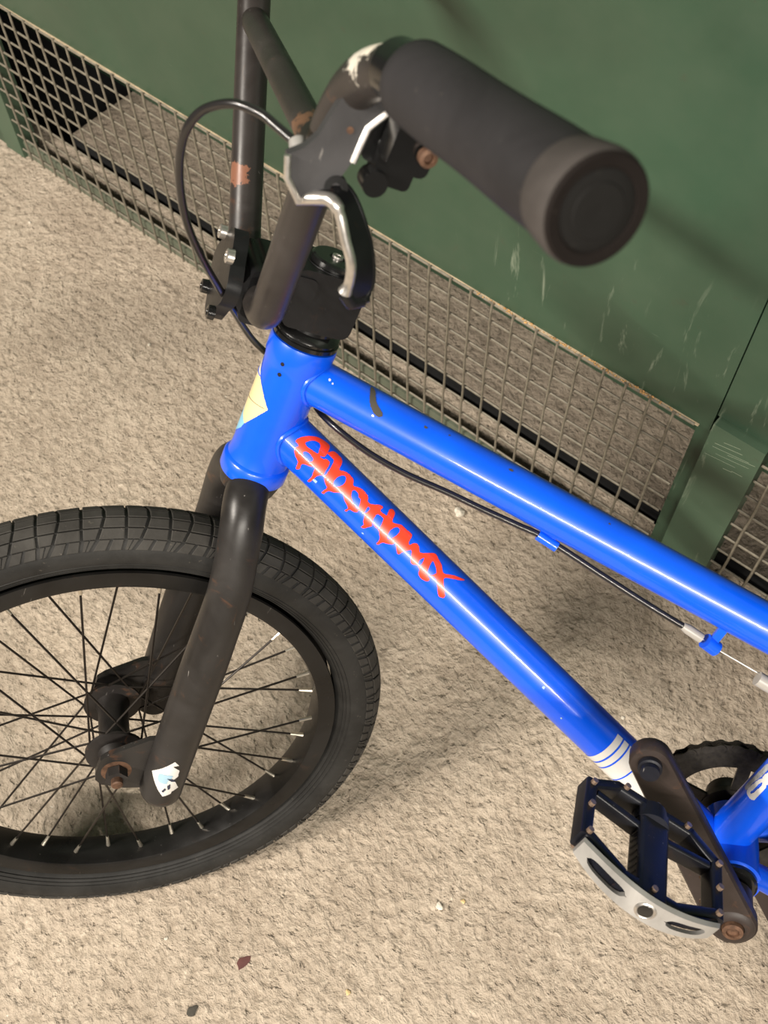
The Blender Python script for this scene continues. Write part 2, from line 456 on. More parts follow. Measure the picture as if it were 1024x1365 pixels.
grille(0.043, 1.19, 0.060, 'second wire mesh panel at the right edge, right of the green plate')

# crumbs of dirt collected along the ledge
g = G()
for i in range(150):
    x = random.choice([random.uniform(-0.31, -0.05), random.uniform(-0.31, -0.05), random.uniform(-0.20, -0.08)])
    r = random.uniform(0.0006, 0.0019)
    c = V((x, random.uniform(-0.0004, 0.003), 0.3019 + r * 0.5))
    vs = [c + V((random.uniform(.7, 1.2) * r * a, random.uniform(.7, 1.2) * r * b * .8, random.uniform(.5, 1) * r * d)) for a, b, d in ((1, 0, 0), (-1, 0, 0), (0, 1, 0), (0, -1, 0), (0, 0, 1), (0, 0, -1))]
    g.add(vs, [(0, 2, 4), (2, 1, 4), (1, 3, 4), (3, 0, 4), (2, 0, 5), (1, 2, 5), (3, 1, 5), (0, 3, 5)])
tag(g.make('dirt_crumbs', M_CRUMB, None, False), 'orange brown crumbs of dirt along the ledge over the mesh', 'dirt', kind='stuff')

def pebble(name, x, y, r, mat, label, cat='pebble', flat=0.6, el=1.0):
    g = G(); bm = bmesh.new(); bmesh.ops.create_icosphere(bm, subdivisions=2, radius=1.0)
    for v in bm.verts:
        k = 1 + 0.28 * math.sin(v.co.x * 3.1 + x * 90) * math.cos(v.co.y * 2.7 + y * 70) + random.uniform(-0.08, 0.08)
        v.co = V((v.co.x * r * k * el, v.co.y * r * k, v.co.z * r * flat * k))
    o = bpy.data.objects.new(name, bpy.data.meshes.new(name)); bm.to_mesh(o.data); bm.free()
    o.data.materials.append(mat); col.objects.link(o); o.location = (x, y, r * flat * 0.55); o.rotation_euler = (0, 0, x * 17)
    tag(o, label, cat)
pebble('pebble', -0.2500, -0.0820, 0.0075, M_STONE, 'largest pale pebble on the floor between the two blue tubes')
pebble('pebble', -1.0830, -0.0920, 0.0022, M_STONE, 'tiny bright white pebble near the left edge above the front wheel')
pebble('pebble', -0.7630, -0.1430, 0.0022, M_STONE, 'tiny white pebble on the floor left of the head tube')
pebble('pebble', -0.1700, -0.6850, 0.002, M_STONE, 'tiny pale pebble on the floor just below the front tyre')
pebble('pebble', 0.0100, -0.6020, 0.0026, M_TAN, 'small tan yellow pebble near the bottom edge of the picture')
pebble('pebble', 0.0300, -0.4770, 0.004, M_STONE, 'pale flat pebble on the floor left of the pedal')
pebble('pebble', 0.0640, -0.1790, 0.0022, M_STONE, 'tiny pale pebble on the floor just right of the blue down tube')
pebble('pebble', 0.0460, -0.4570, 0.0022, M_TAN, 'small tan pebble beside the pale flat pebble left of the pedal')
pebble('leaf_scrap', -0.0920, -0.6500, .005, M_LEAF, 'dark reddish scrap of dead leaf on the floor below the front wheel', 'leaf', .12, 1.6)
pebble('dirt_lump', -0.1000, -0.7160, .0045, M_SOOT, 'small dark lump of dirt at the bottom edge of the floor', 'dirt', .3, 1.3)

# ------------------------------------------------------------------ bicycle frames of reference
AX = V((0.26056167, 0, 0.96545721)); PF = V((-0.96545721, 0, 0.26056167)); CR = V((-0.44660853, 0, 0.25327592))
S3 = Matrix(((0.872569185, -0.487278398, 0.034391567), (0.487278398, 0.863287444, -0.131508753), (0.034391567, 0.131508753, 0.990718259)))
RW, BBD, OFF, ATC, HT = 0.253868, 0.037848, 0.032446, 0.310296, 0.123931
def FL(u, v, w): return CR + S3 @ (-PF * u + V((0, 1, 0)) * v + AX * w)
FU = S3 @ (-PF); FV = S3 @ V((0, 1, 0)); FW = S3 @ AX
RB = Matrix.Rotation(0.407249, 3, 'Z') @ Matrix.Rotation(-0.535782, 3, 'X')
TB = V((0.2128003, -0.33219289, 0.25391997))
BIKE_H = BBD + RW
BIKE = bpy.data.objects.new('bicycle', None)
col.objects.link(BIKE)
BIKE.location = TB - RB @ V((0, 0, BIKE_H))
BIKE.rotation_euler = RB.to_euler()
tag(BIKE, 'blue small-wheeled stunt bicycle with red lettering leaning against the green wall', 'bicycle')

BK={"letters":[[[0.0226,0.566],[0.0239,0.801],[0.0272,1.063],[0.033,1.364],[0.038,1.498],[0.043,1.562],[0.0451,1.488],[0.0471,1.089],[0.0467,0.889],[0.044,0.803],[0.0475,0.8],[0.0494,0.897],[0.0526,0.914],[0.0542,0.736],[0.0548,0.547],[0.0559,0.338],[0.0534,0.165],[0.0532,-0.025],[0.053,-0.298],[0.0512,-0.401],[0.0507,-0.045],[0.0492,0.128],[0.0474,0.346],[0.0445,0.233],[0.0401,0.128],[0.0386,0.014],[0.0401,-0.173],[0.0383,-0.348],[0.0365,-0.12],[0.0351,0.018],[0.0308,0.107],[0.0274,0.24],[0.0266,0.385],[0.0273,0.497],[0.0252,0.536]],[[0.0292,0.777],[0.0311,0.996],[0.0348,1.169],[0.0388,1.177],[0.0406,0.966],[0.0417,0.815],[0.0365,0.751],[0.0323,0.717]],[[0.0331,0.426],[0.0336,0.528],[0.0368,0.581],[0.0417,0.54],[0.0426,0.436],[0.0412,0.343],[0.0369,0.309]],[[0.0475,1.111],[0.0539,1.105],[0.056,0.792],[0.057,0.545],[0.058,0.298],[0.0613,0.157],[0.0649,0.07],[0.0647,-0.182],[0.0652,-0.318],[0.0669,-0.237],[0.0674,0.003],[0.0709,0.126],[0.0755,0.339],[0.0769,0.376],[0.0777,0.331],[0.0817,0.19],[0.0872,0.081],[0.087,-0.12],[0.0888,-0.098],[0.0892,0.069],[0.0922,0.118],[0.0947,0.217],[0.0943,0.315],[0.0986,0.388],[0.1004,0.329],[0.1031,0.106],[0.1053,0.018],[0.1052,-0.143],[0.1072,-0.134],[0.1086,0.037],[0.1102,0.221],[0.1087,0.34],[0.116,0.295],[0.1213,0.087],[0.1226,-0.069],[0.1232,-0.245],[0.1249,-0.169],[0.1254,0.018],[0.1289,0.142],[0.1322,0.308],[0.1324,0.415],[0.14,0.125],[0.1416,0.32],[0.1448,0.621],[0.1472,0.561],[0.1511,0.287],[0.1543,0.26],[0.1569,0.353],[0.1606,0.302],[0.163,0.127],[0.1676,0.07],[0.172,0.168],[0.1719,0.315],[0.1691,0.366],[0.1755,0.501],[0.1849,0.104],[0.189,0.073],[0.1901,0.249],[0.1797,0.71],[0.1852,0.978],[0.1913,1.197],[0.1943,1.395],[0.1888,1.262],[0.184,1.13],[0.1768,0.883],[0.1722,1.071],[0.1671,1.19],[0.1624,1.29],[0.1582,1.111],[0.152,0.818],[0.1488,0.958],[0.1455,1.0],[0.1429,0.887],[0.1418,0.742],[0.1396,0.816],[0.1382,1.144],[0.1321,1.136],[0.127,1.126],[0.1262,1.121],[0.1196,0.931],[0.1172,1.332],[0.1141,1.424],[0.1119,1.283],[0.1126,1.066],[0.1128,0.958],[0.1069,0.921],[0.1068,1.116],[0.1041,1.107],[0.1002,0.938],[0.0976,0.839],[0.0948,0.831],[0.0922,0.997],[0.0872,1.045],[0.0828,1.006],[0.0784,0.885],[0.0754,1.078],[0.0711,1.127],[0.0667,1.093],[0.0619,0.947],[0.0608,1.216],[0.0579,1.471],[0.0508,1.481],[0.0476,1.254]],[[0.0648,0.538],[0.0653,0.746],[0.067,0.892],[0.0695,0.93],[0.0717,0.779],[0.0716,0.551],[0.0687,0.326],[0.066,0.376]],[[0.0808,0.64],[0.0809,0.774],[0.0847,0.8],[0.0872,0.702],[0.0897,0.68],[0.0921,0.47],[0.0935,0.316],[0.0896,0.339],[0.0844,0.449]],[[0.0976,0.692],[0.0998,0.671],[0.1,0.501],[0.0989,0.407],[0.0979,0.54]],[[0.1067,0.723],[0.11,0.779],[0.1127,0.766],[0.1145,0.564],[0.1156,0.353],[0.1131,0.297],[0.1084,0.36],[0.1069,0.551]],[[0.1234,0.787],[0.1255,0.926],[0.1282,0.913],[0.1292,0.742],[0.1284,0.513],[0.1266,0.304],[0.1242,0.374],[0.1229,0.575]],[[0.1571,0.777],[0.1587,0.586],[0.1587,0.399],[0.1576,0.388],[0.1556,0.565]],[[0.1637,0.92],[0.1668,0.892],[0.1724,0.668],[0.1682,0.366],[0.1651,0.627]]],
"badge_white":[[0.1007,1.359],[0.0919,1.363],[0.0879,0.858],[0.0807,1.097],[0.0747,1.361],[0.0849,1.359],[0.0964,1.359]],
"badge_cream":[[0.0875,0.843],[0.081,0.519],[0.0693,0.078],[0.0559,0.442],[0.0462,0.738],[0.0508,1.118],[0.0603,1.361],[0.0698,1.361],[0.0776,1.275]],
"badge_cyan":[[0.0507,1.362],[0.046,0.773],[0.0408,0.859],[0.0285,1.363],[0.0394,1.362]],
"badge_line":[[0.0652,1.132],[0.0672,0.633],[0.0684,0.205]],
"oval":[[0.0698,1.188],[0.0726,1.262],[0.0791,1.229],[0.086,1.179],[0.0898,1.066],[0.09,0.872],[0.0881,0.71],[0.0852,0.669],[0.0777,0.692],[0.0715,0.684],[0.0695,0.82],[0.0688,1.012]],
"slit":[[0.0726,1.04],[0.0783,1.015],[0.0856,1.005],[0.0874,0.953],[0.0857,0.892],[0.0791,0.901],[0.0737,0.94]],
"greystrip":[[0.0694,1.532],[0.0777,1.568],[0.0885,1.535],[0.1005,1.465],[0.0983,1.189],[0.0888,1.193],[0.0797,1.289],[0.0706,1.265]],
"next":[[0.0905,1.117],[0.0969,1.084],[0.0978,0.939],[0.0936,0.689],[0.0886,0.768],[0.0886,0.904]],
"fsticker":[[0.0886,-1.014],[0.0775,-0.564],[0.0648,-0.117],[0.0697,0.119],[0.0714,-0.13],[0.0732,-0.015],[0.0763,0.213],[0.0849,0.25],[0.0894,0.087],[0.0926,0.224],[0.1018,0.478],[0.1056,0.213],[0.1084,0.199],[0.1103,0.076],[0.1128,-0.133],[0.1051,-0.443],[0.0966,-0.746]],
"fblue":[[0.0904,-0.632],[0.085,-0.597],[0.0838,-0.311],[0.083,-0.014],[0.088,-0.025],[0.0911,-0.128],[0.0948,-0.155],[0.0958,-0.383],[0.0943,-0.554]],
"fmarks":[[[0.0875,-0.242],[0.0879,0.045],[0.0911,0.205],[0.0911,0.013]],[[0.0974,-0.1],[0.0944,0.005],[0.1008,0.082],[0.103,-0.011]],[[0.1055,-0.265],[0.1006,-0.158],[0.1024,-0.088],[0.1071,-0.175]]],
"scuff":[[0.0581,1.507],[0.0619,1.493],[0.0673,0.928],[0.0758,0.613],[0.0744,0.411],[0.0694,0.479],[0.0632,0.788]]}

def basis(A0, B0):
    d = (B0 - A0).normalized(); e1 = V((0, -1, 0)); e1 = (e1 - d * e1.dot(d)).normalized(); e2 = e1.cross(d)
    if e2.z < 0 and abs(e2.z) > .1: e2 = -e2
    return d, e1, e2
def inside(p, poly):
    x, y = p; c = False; n = len(poly); j = n - 1
    for i in range(n):
        xi, yi = poly[i]; xj, yj = poly[j]
        if (yi > y) != (yj > y) and x < (xj - xi) * (y - yi) / (yj - yi) + xi: c = not c
        j = i
    return c
def smooth_poly(p, r, k=3):
    q = [(a, b * r) for a, b in p]; n = len(q); out = []
    for i in range(n):
        p0, p1, p2, p3 = q[i - 1], q[i], q[(i + 1) % n], q[(i + 2) % n]
        for j in range(k):
            t = j / k
            out.append(tuple(0.5 * ((2 * p1[m]) + (-p0[m] + p2[m]) * t + (2 * p0[m] - 5 * p1[m] + 4 * p2[m] - p3[m]) * t * t + (-p0[m] + 3 * p1[m] - 3 * p2[m] + p3[m]) * t ** 3) for m in (0, 1)))
    return out
def decal(name, polys, A0, B0, r, mat, parent, lift=0.00018, cell=0.0005, frame='bike', sm=True):
    """thin printed film lying on a tube: filled outlines in (distance along the tube, angle round it)"""
    if frame == 'bike': conv = lambda X: X
    else: conv = lambda X: FL(X.x, X.y, X.z)
    d, e1, e2 = basis(A0, B0)
    P = [smooth_poly(p, r) if sm else [(a, b * r) for a, b in p] for p in polys]
    xs = [a for p in P for a, b in p]; ys = [b for p in P for a, b in p]
    bb = [(min(a for a, b in p), max(a for a, b in p), min(b for a, b in p), max(b for a, b in p)) for p in P]
    nx = int((max(xs) - min(xs)) / cell) + 2; ny = int((max(ys) - min(ys)) / cell) + 2
    x0 = min(xs) - cell / 2; y0 = min(ys) - cell / 2
    idx = {}; vs = []; fs = []
    def vid(i, j):
        if (i, j) not in idx:
            a = (y0 + j * cell) / r
            idx[(i, j)] = len(vs)
            vs.append(conv(A0 + d * (x0 + i * cell) + (e1 * math.cos(a) + e2 * math.sin(a)) * (r + lift)))
        return idx[(i, j)]
    for i in range(nx):
        cx = x0 + (i + .5) * cell
        act = [p for p, q in zip(P, bb) if q[0] <= cx <= q[1]]
        for j in range(ny):
            cy = y0 + (j + .5) * cell
            n = sum(inside((cx, cy), p) for p in act)
            if n % 2: fs.append((vid(i, j), vid(i + 1, j), vid(i + 1, j + 1), vid(i, j + 1)))
    return link_mesh(name, vs, fs, mat, parent)
def band(name, s0, s1, t0, t1, A0, B0, r, mat, parent, lift=0.0002):
    d, e1, e2 = basis(A0, B0); vs = []; n = 28
    for s in (s0, s1):
        for k in range(n + 1):
            a = t0 + (t1 - t0) * k / n
            vs.append(A0 + d * s + (e1 * math.cos(a) + e2 * math.sin(a)) * (r + lift))
    return link_mesh(name, vs, [(k, k + 1, n + 2 + k, n + 1 + k) for k in range(n)], mat, parent)

# ---- frame: head tube
HB, HTOP = CR.copy(), CR + AX * HT
g = G(); g.lathe(CR, AX, [(0, .022), (0.0005, .0262), (.002, .0270), (.0128, .0270), (.0142, .0262), (.0156, .0246), (.020, .0238), (.026, .0235), (.098, .0235), (.104, .0240), (.109, .0252), (.121, .0256), (.1235, .0250), (HT, .021)], 56)
head_tube = g.make('head_tube', M_BLUE, BIKE)
d, e1, e2 = basis(HB, HTOP)
for (s, t) in ((0.109, 0.16), (0.0997, 0.15)):
    n = e1 * math.cos(t) + e2 * math.sin(t); p = HB + d * s + n * 0.0235
    rr = 0.0252 if s > .105 else .0238
    g = G(); g.cyl(HB + d * s + n * (rr - .002), HB + d * s + n * (rr + .0002), 0.0016, seg=14); g.make('vent_hole', M_HOLE, head_tube)
def mirror_front(p): return p + [(a, PI - b) for a, b in reversed(p)]
bw = [(0.1007, 1.30), (0.0919, 1.02), (0.0875, 0.843), (0.0875, PI - .843), (0.0919, PI - 1.02), (0.1007, PI - 1.30)]
tag(decal('head_badge', [bw], HB, HTOP, .0236, M_WHITE, head_tube, .0002, sm=False), 'white tip of the head badge')
bc = [(0.0875, 0.843), (0.081, 0.519), (0.0693, 0.078), (0.0559, 0.442), (0.0462, 0.738), (0.0508, 1.118), (0.0603, 1.40), (0.0603, PI - 1.40), (0.0508, PI - 1.118), (0.0462, PI - .738), (0.0559, PI - .442), (0.0693, PI - .078), (0.081, PI - .519), (0.0875, PI - .843)]
tag(decal('head_badge', [bc], HB, HTOP, .0236, M_CREAM, head_tube, .0002, sm=False), 'cream centre of the head badge')
by_ = [(0.0508, 1.118), (0.0462, 0.738), (0.0402, .859), (0.0285, 1.40), (0.0285, PI - 1.40), (0.0402, PI - .859), (0.0462, PI - .738), (0.0508, PI - 1.118), (0.0603, PI - 1.40), (0.0603, 1.40)]
tag(decal('head_badge', [by_], HB, HTOP, .0236, M_CYAN, head_tube, .0002, sm=False), 'pale blue foot of the head badge')
g = G()
pl = spline([(0.0640, 1.35, 0), (0.0652, 1.132, 0), (0.0672, 0.633, 0), (0.0686, 0.205, 0)], 5)
g.tube([HB + d * q.x + (e1 * math.cos(q.y) + e2 * math.sin(q.y)) * .02385 for q in pl], .00022, 6); g.make('badge_line', M_INK, head_tube)
g = G()
pl = [(0.0875 , .86 + .05 * k, 0) for k in range(14)]
g.tube([HB + d * q[0] + (e1 * math.cos(q[1]) + e2 * math.sin(q[1])) * .02385 for q in pl], .00045, 6); g.make('badge_line', M_BLUE, head_tube)

# ---- top tube
T0 = CR + AX * (HT - .027); T1 = V((0.044181, 0, 0.205824)); RT = 0.0177
top_tube_path = [T0 + (T1 - T0) * k / 12 for k in range(13)]
def weld(g, A0, dirv, r):
    """weld bead that follows the saddle curve where a tube meets the head tube"""
    d_, a_, b_ = basis(A0, A0 + dirv); pts = []
    for k in range(48):
        t = 2 * PI * k / 48; o = A0 + a_ * (math.cos(t) * r) + b_ * (math.sin(t) * r) - CR
        op = o - AX * o.dot(AX); dp = d_ - AX * d_.dot(AX)
        A_ = dp.dot(dp); B_ = 2 * op.dot(dp); C_ = op.dot(op) - .0238 ** 2
        q = (-B_ + math.sqrt(max(0, B_ * B_ - 4 * A_ * C_))) / (2 * A_)
        pts.append(CR + o + d_ * q)
    g.tube(pts, .0019, 8, closed=True)
g = G(); dt_ = (T1 - T0).normalized()
g.tube(top_tube_path, RT, 40)
top_tube = g.make('top_tube', M_BLUE, BIKE)
g = G(); weld(g, T0, dt_, RT); g.make('weld_bead', M_BLUE, top_tube)
decal('scuff_mark', [BK['scuff']], T0, T1, RT, M_SOOT, top_tube, .0004)
tube_d, te1, te2 = basis(T0, T1)
for (s, t, r, m_, nm) in ((.030, .80, .0011, M_WHITE, 'paint_chip'), (.033, .72, .0008, M_WHITE, 'paint_chip'), (.070, .36, .0012, M_WHITE, 'paint_chip'), (.126, 1.22, .0008, M_SOOT, 'paint_chip'), (.178, 1.15, .0016, M_SOOT, 'paint_chip'), (.108, 1.0, .0012, M_SOOT, 'paint_chip'), (.26, 1.15, .0009, M_SOOT, 'paint_chip'), (.21, .3, .0009, M_PALEBLUE, 'paint_chip')):
    decal(nm, [[(s + r * random.uniform(.6, 1.4) * math.cos(a), t + r * random.uniform(.5, 1.2) / RT * math.sin(a)) for a in [k * PI / 4 for k in range(8)]]], T0, T1, RT, m_, top_tube, .0003, .0003)

# ---- down tube
D0 = CR + AX * 0.050464; D1 = V((0, 0, 0.0)); RD = 0.01891
g = G(); dd = (D1 - D0).normalized()
g.tube([D0 + (D1 - D0) * k / 12 for k in range(13)], RD, 40)
down_tube = g.make('down_tube', M_BLUE, BIKE)
g = G(); weld(g, D0, dd, RD); g.make('weld_bead', M_BLUE, down_tube)
tag(decal('lettering', BK['letters'], D0, D1, RD, M_RED, down_tube, .0002, .00042), 'red dripping graffiti style lettering')
ts, te = -1.35, 1.18
band('stripe_band', .3742, .3805, ts, te, D0, D1, RD, M_WHITE, down_tube)
band('stripe_band', .3822, .3876, ts, te, D0, D1, RD, M_WHITE, down_tube)
band('stripe_band', .3892, .4030, ts, te, D0, D1, RD, M_WHITE, down_tube)
band('stripe_band', .4044, .4300, ts, te, D0, D1, RD, M_WHITE, down_tube)
for (s, t, r) in ((.055, -.1, .0016), (.11, -.35, .001), (.30, .35, .0014), (.33, -.1, .001)):
    decal('paint_chip', [[(s + r * random.uniform(.6, 1.4) * math.cos(a), t + r * random.uniform(.5, 1.2) / RD * math.sin(a)) for a in [k * PI / 4 for k in range(8)]]], D0, D1, RD, M_PALEBLUE, down_tube, .0003, .0003)

# ---- seat tube, bottom bracket, stays, saddle
S0 = V((-.010, 0, .008)); S1 = V((.052, 0, .215)); RS = .0178
g = G(); g.tube([S0, S1], RS, 36); seat_tube = g.make('seat_tube', M_BLUE, BIKE)
tag(decal('lettering', [BK['oval'], BK['slit']], S0, S1, RS, M_WHITE, seat_tube, .0004), 'rounded white numeral')
decal('lettering', [BK['next']], S0, S1, RS, M_WHITE, seat_tube, .0004)
decal('lettering', [BK['greystrip']], S0, S1, RS, M_GREYDEC, seat_tube, .0002)
BB = V((.002, 0, .010))
g = G(); g.lathe(BB - V((0, .036, 0)), (0, 1, 0), [(0, .0195), (.0005, .0225), (.0715, .0225), (.072, .0195)], 44)
shell = g.make('bottom_bracket_shell', M_BLUE, BIKE)
g = G(); g.lathe(BB - V((0, .0415, 0)), (0, 1, 0), [(0, .010), (.0, .0175), (.002, .0195), (.006, .0198)], 40); g.make('bearing_cup', M_GLOSSB, shell)
g = G(); g.lathe(BB + V((0, .036, 0)), (0, 1, 0), [(0, .0198), (.004, .0195), (.006, .0175), (.006, .010)], 40); g.make('bearing_cup', M_GLOSSB, shell)
RA = V((.355, 0, -BBD))
for sg in (-1, 1):
    g = G(); g.tube(spline([BB + V((.008, sg * .022, .004)), BB + V((.045, sg * .034, .003)), BB + V((.12, sg * .048, -.012)), RA + V((-.02, sg * .058, .0))], 6), .0100, 20); g.make('chain_stay', M_BLUE, BIKE)
    g = G(); g.tube(spline([S0.lerp(S1, .93) + V((0.01, sg * .012, 0)), V((.09, sg * .030, .17)), RA + V((-.015, sg * .056, .012))], 8), .0085, 18); g.make('seat_stay', M_BLUE, BIKE)
g = G(); g.box(BB + V((.040, 0, .004)), (1, 0, 0), (0, 1, 0), (0, 0, 1), .007, .030, .008, .003); g.make('stay_bridge', M_GLOSSB, BIKE)
g = G(); sd = (S1 - S0).normalized(); g.cyl(S1 - sd * .03, S1 + sd * .07, .0135, seg=28); g.make('seat_post', M_STEM, BIKE)
g = G(); g.lathe(S1 - sd * .004, sd, [(0, .0185), (.0, .0205), (.016, .0205), (.016, .0185)], 32); g.make('seat_clamp', M_GLOSSB, BIKE)
g = G(); sp = S1 + sd * .085
prof = [(-.125, .010, .008), (-.105, .017, .013), (-.05, .022, .016), (0, .036, .020), (.05, .060, .024), (.10, .070, .026), (.125, .052, .020)]
vs = []; fs = []
for (x, wd_, th) in prof:
    for k in range(20):
        a = 2 * PI * k / 20; vs.append(sp + V((x, wd_ * math.cos(a), .04 * (-x) + th * math.sin(a) * (1 if math.sin(a) > 0 else .8))))
for i in range(len(prof) - 1):
    for k in range(20): fs.append((i * 20 + k, i * 20 + (k + 1) % 20, (i + 1) * 20 + (k + 1) % 20, (i + 1) * 20 + k))
fs += [tuple(range(20))[::-1], tuple(range(120, 140))]
g.add(vs, fs); g.make('saddle', M_SADDLE, BIKE)

# ---- fork
def fpath(pts): return [FL(*p) for p in pts]
g = G()
g.lathe(FL(0, 0, -.012), FW, [(0, .016), (0, .0225), (.007, .0245), (.012, .0245), (.012, .012)], 44)
for sg in (-1, 1):
    pts = spline([(0, sg * .006, -.004), (-.006, sg * .026, -.010), (-.004, sg * .041, -.036), (.002, sg * .0495, -.085), (.004, sg * .053, -.14), (.006, sg * .055, -.20), (.009, sg * .055, -.265), (.0115, sg * .055, -.318), (.0120, sg * .055, -.328), (.0122, sg * .055, -.335), (.0123, sg * .055, -.3385)], 5)
    n = len(pts); rad = []
    for i, p in enumerate(pts):
        w = p.z; r = .0172 if w > -.05 else .0172 + (.0194 - .0172) * min(1, (-.05 - w) / .12)
        if w < -.324: r = .0194 * math.sqrt(max(.02, 1 - ((-.324 - w) / .0148) ** 2))
        rad.append(r)
    g.tube([FL(p.x, p.y, p.z) for p in pts], rad, 32)
fork = g.make('fork', M_FORK, BIKE)
L0 = V((.006, -.055, -.2)); L1 = V((.012, -.055, -.33))
stk = decal('sticker_scrap', [BK['fsticker']], L0, L1, .0195, M_WHITE, fork, .0003, .0005, 'fork', False)
tag(stk, 'torn white sticker scrap')
decal('sticker_print', [BK['fblue']], L0, L1, .0195, M_PALEBLUE, fork, .0005, .0005, 'fork')
for q_ in BK['fmarks']: decal('sticker_tear', [q_], L0, L1, .0195, M_INK, fork, .0007, .0005, 'fork', False)
dropL = [(-.0500, -.3145), (-.0496, -.2975), (-.0440, -.2900), (-.0137, -.2665), (.006, -.262), (.012, -.329), (-.0203, -.3325), (-.0413, -.3300), (-.048, -.324)]
for sg in (-1, 1):
    g = G(); g.prism([FL(u, sg * .0515, w) for u, w in dropL], FV * (-sg * .0055)); g.make('dropout', M_FORK, fork)

# ---- wheels (modelled once round the origin, axle along Y; the rear wheel shares the meshes)
def wheel(mat4, rear=False, src=None):
    if src:
        out = []
        for o in src:
            c = o.copy(); col.objects.link(c); c.parent = BIKE; c.matrix_local = mat4
            for k in o.children:
                kk = k.copy(); col.objects.link(kk); kk.parent = c
            out.append(c)
        return out
    TC, TRr = RW - .0245, .0238
    g = G(); prof = []
    for k in range(30):
        a = math.radians(-152 + 304 * k / 29)   # 0 = crest
        prof.append((math.sin(a) * .0245, TC + math.cos(a) * TRr))
    g.lathe((0, 0, 0), (0, 1, 0), [(p[0], p[1]) for p in prof], 160, closed=True)
    for k_, (yy, rr) in enumerate([(-.0185, .2135), (-.0205, .2165), (-.0222, .2200), (.0185, .2135), (.0205, .2165), (.0222, .2200)]):
        g.tube([(rr * math.cos(2 * PI * j / 140), yy * 1.02, rr * math.sin(2 * PI * j / 140)) for j in range(140)], .0006, 5, closed=True)
    tyre = g.make('tyre', M_TYRE, BIKE)
    # tread blocks separated by grooves
    g = G(); npitch = 92; cols = [-62, -42, -21, 0, 21, 42, 62]
    def tp(th, a, r):
        return V(((TC + math.cos(a) * r) * math.cos(th), math.sin(a) * (r + .0007), (TC + math.cos(a) * r) * math.sin(th)))
    def block(e0, e1, a0, a1, h=.0019, r0=TRr - .0012):
        """e0, e1: functions giving the angle of the two bounding grooves at cross angle a"""
        r1 = TRr + h; ins = .05; q = []
        for (rr, ii) in ((r0, 0), (r1 - .0003, 0), (r1, ins)):
            da = (a1 - a0) * ii
            for (w, aa) in ((0, a0 + da), (1, a0 + da), (1, a1 - da), (0, a1 - da)):
                t0, t1 = e0(aa), e1(aa); m = (t1 - t0) * ii
                q.append(tp((t1 - m) if w else (t0 + m), aa, rr))
        f = []
        for L in (0, 1):
            for k in range(4): f.append((L * 4 + k, L * 4 + (k + 1) % 4, L * 4 + 4 + (k + 1) % 4, L * 4 + 4 + k))
        f.append((8, 9, 10, 11)); g.add(q, f)
    pth = 2 * PI / npitch
    def groove(i):
        i = i % npitch
        if i % 2: return lambda a: i * pth + .55 * pth * max(0, abs(a) - .15) ** 1.4
        return lambda a: i * pth + .06 * pth * abs(a)
    for i in range(npitch):
        ga, gb = groove(i), groove(i + 1); wrap = 2 * PI if i == npitch - 1 else 0
        e0 = lambda a, ga=ga: ga(a) + .065 * pth
        e1 = lambda a, gb=gb, wrap=wrap: gb(a) + wrap - .065 * pth
        for c in cols:
            if abs(c) > 50: continue
            block(e0, e1, math.radians(c - 9.3), math.radians(c + 9.3))
        for sg in (-1, 1):
            lo, hi = sorted((sg * math.radians(53.0), sg * math.radians(73)))
            for k in range(2):
                f0 = lambda a, k=k, e0=e0, e1=e1: e0(a) + (e1(a) - e0(a)) * (.02 + .52 * k) + .10 * pth * (abs(a) - .92) * 3
                f1 = lambda a, k=k, e0=e0, e1=e1: e0(a) + (e1(a) - e0(a)) * (.42 + .52 * k) + .10 * pth * (abs(a) - .92) * 3
                block(f0, f1, lo, hi, .0010)
    tr = g.make('tread_block', M_TREAD, tyre, False); tag(tr, kind='stuff')
    # rim: deep black section
    g = G()
    g.lathe((0, 0, 0), (0, 1, 0), [(-.0175, .2065), (-.0178, .1935), (-.0165, .1905), (-.010, .1885), (0, .1880), (.010, .1885), (.0165, .1905), (.0178, .1935), (.0175, .2065), (.0150, .2070), (.0145, .1960), (0, .1945), (-.0145, .1960), (-.0150, .2070)], 160, closed=True)
    rim = g.make('rim', M_RIM, BIKE)
    # spokes: 36, crossed; one nipple each
    for i in range(36):
        th = 2 * PI * i / 36 + .04; side = -1 if i % 2 else 1; lead = 1 if (i // 2) % 2 else -1
        hub_a = th + lead * math.radians(62)
        h = V((.0235 * math.cos(hub_a), side * .0295, .0235 * math.sin(hub_a)))
        r_ = V((.1885 * math.cos(th), side * .003, .1885 * math.sin(th)))
        dv = (r_ - h).normalized(); e_ = r_ - dv * .012
        g = G(); g.tube([h, e_], .00105, 7); g.make('spoke', M_SPOKE, rim)
        g = G(); g.tube([e_ - dv * .001, e_ + dv * .006, r_ + dv * .001], [.0015, .0018, .0023], 8); g.make('spoke_nipple', M_NIP, rim)
    g = G(); g.lathe((0, -.050, 0), (0, 1, 0), [(0, .006), (0, .010), (.010, .011), (.014, .014), (.0185, .0155), (.0190, .0265), (.0220, .0268), (.0228, .0160), (.030, .0140), (.070, .0140), (.0772, .0160), (.078, .0268), (.081, .0265), (.0815, .0155), (.086, .014), (.090, .011), (.100, .010), (.100, .006)], 40)
    hub = g.make('hub', M_HUB, BIKE)
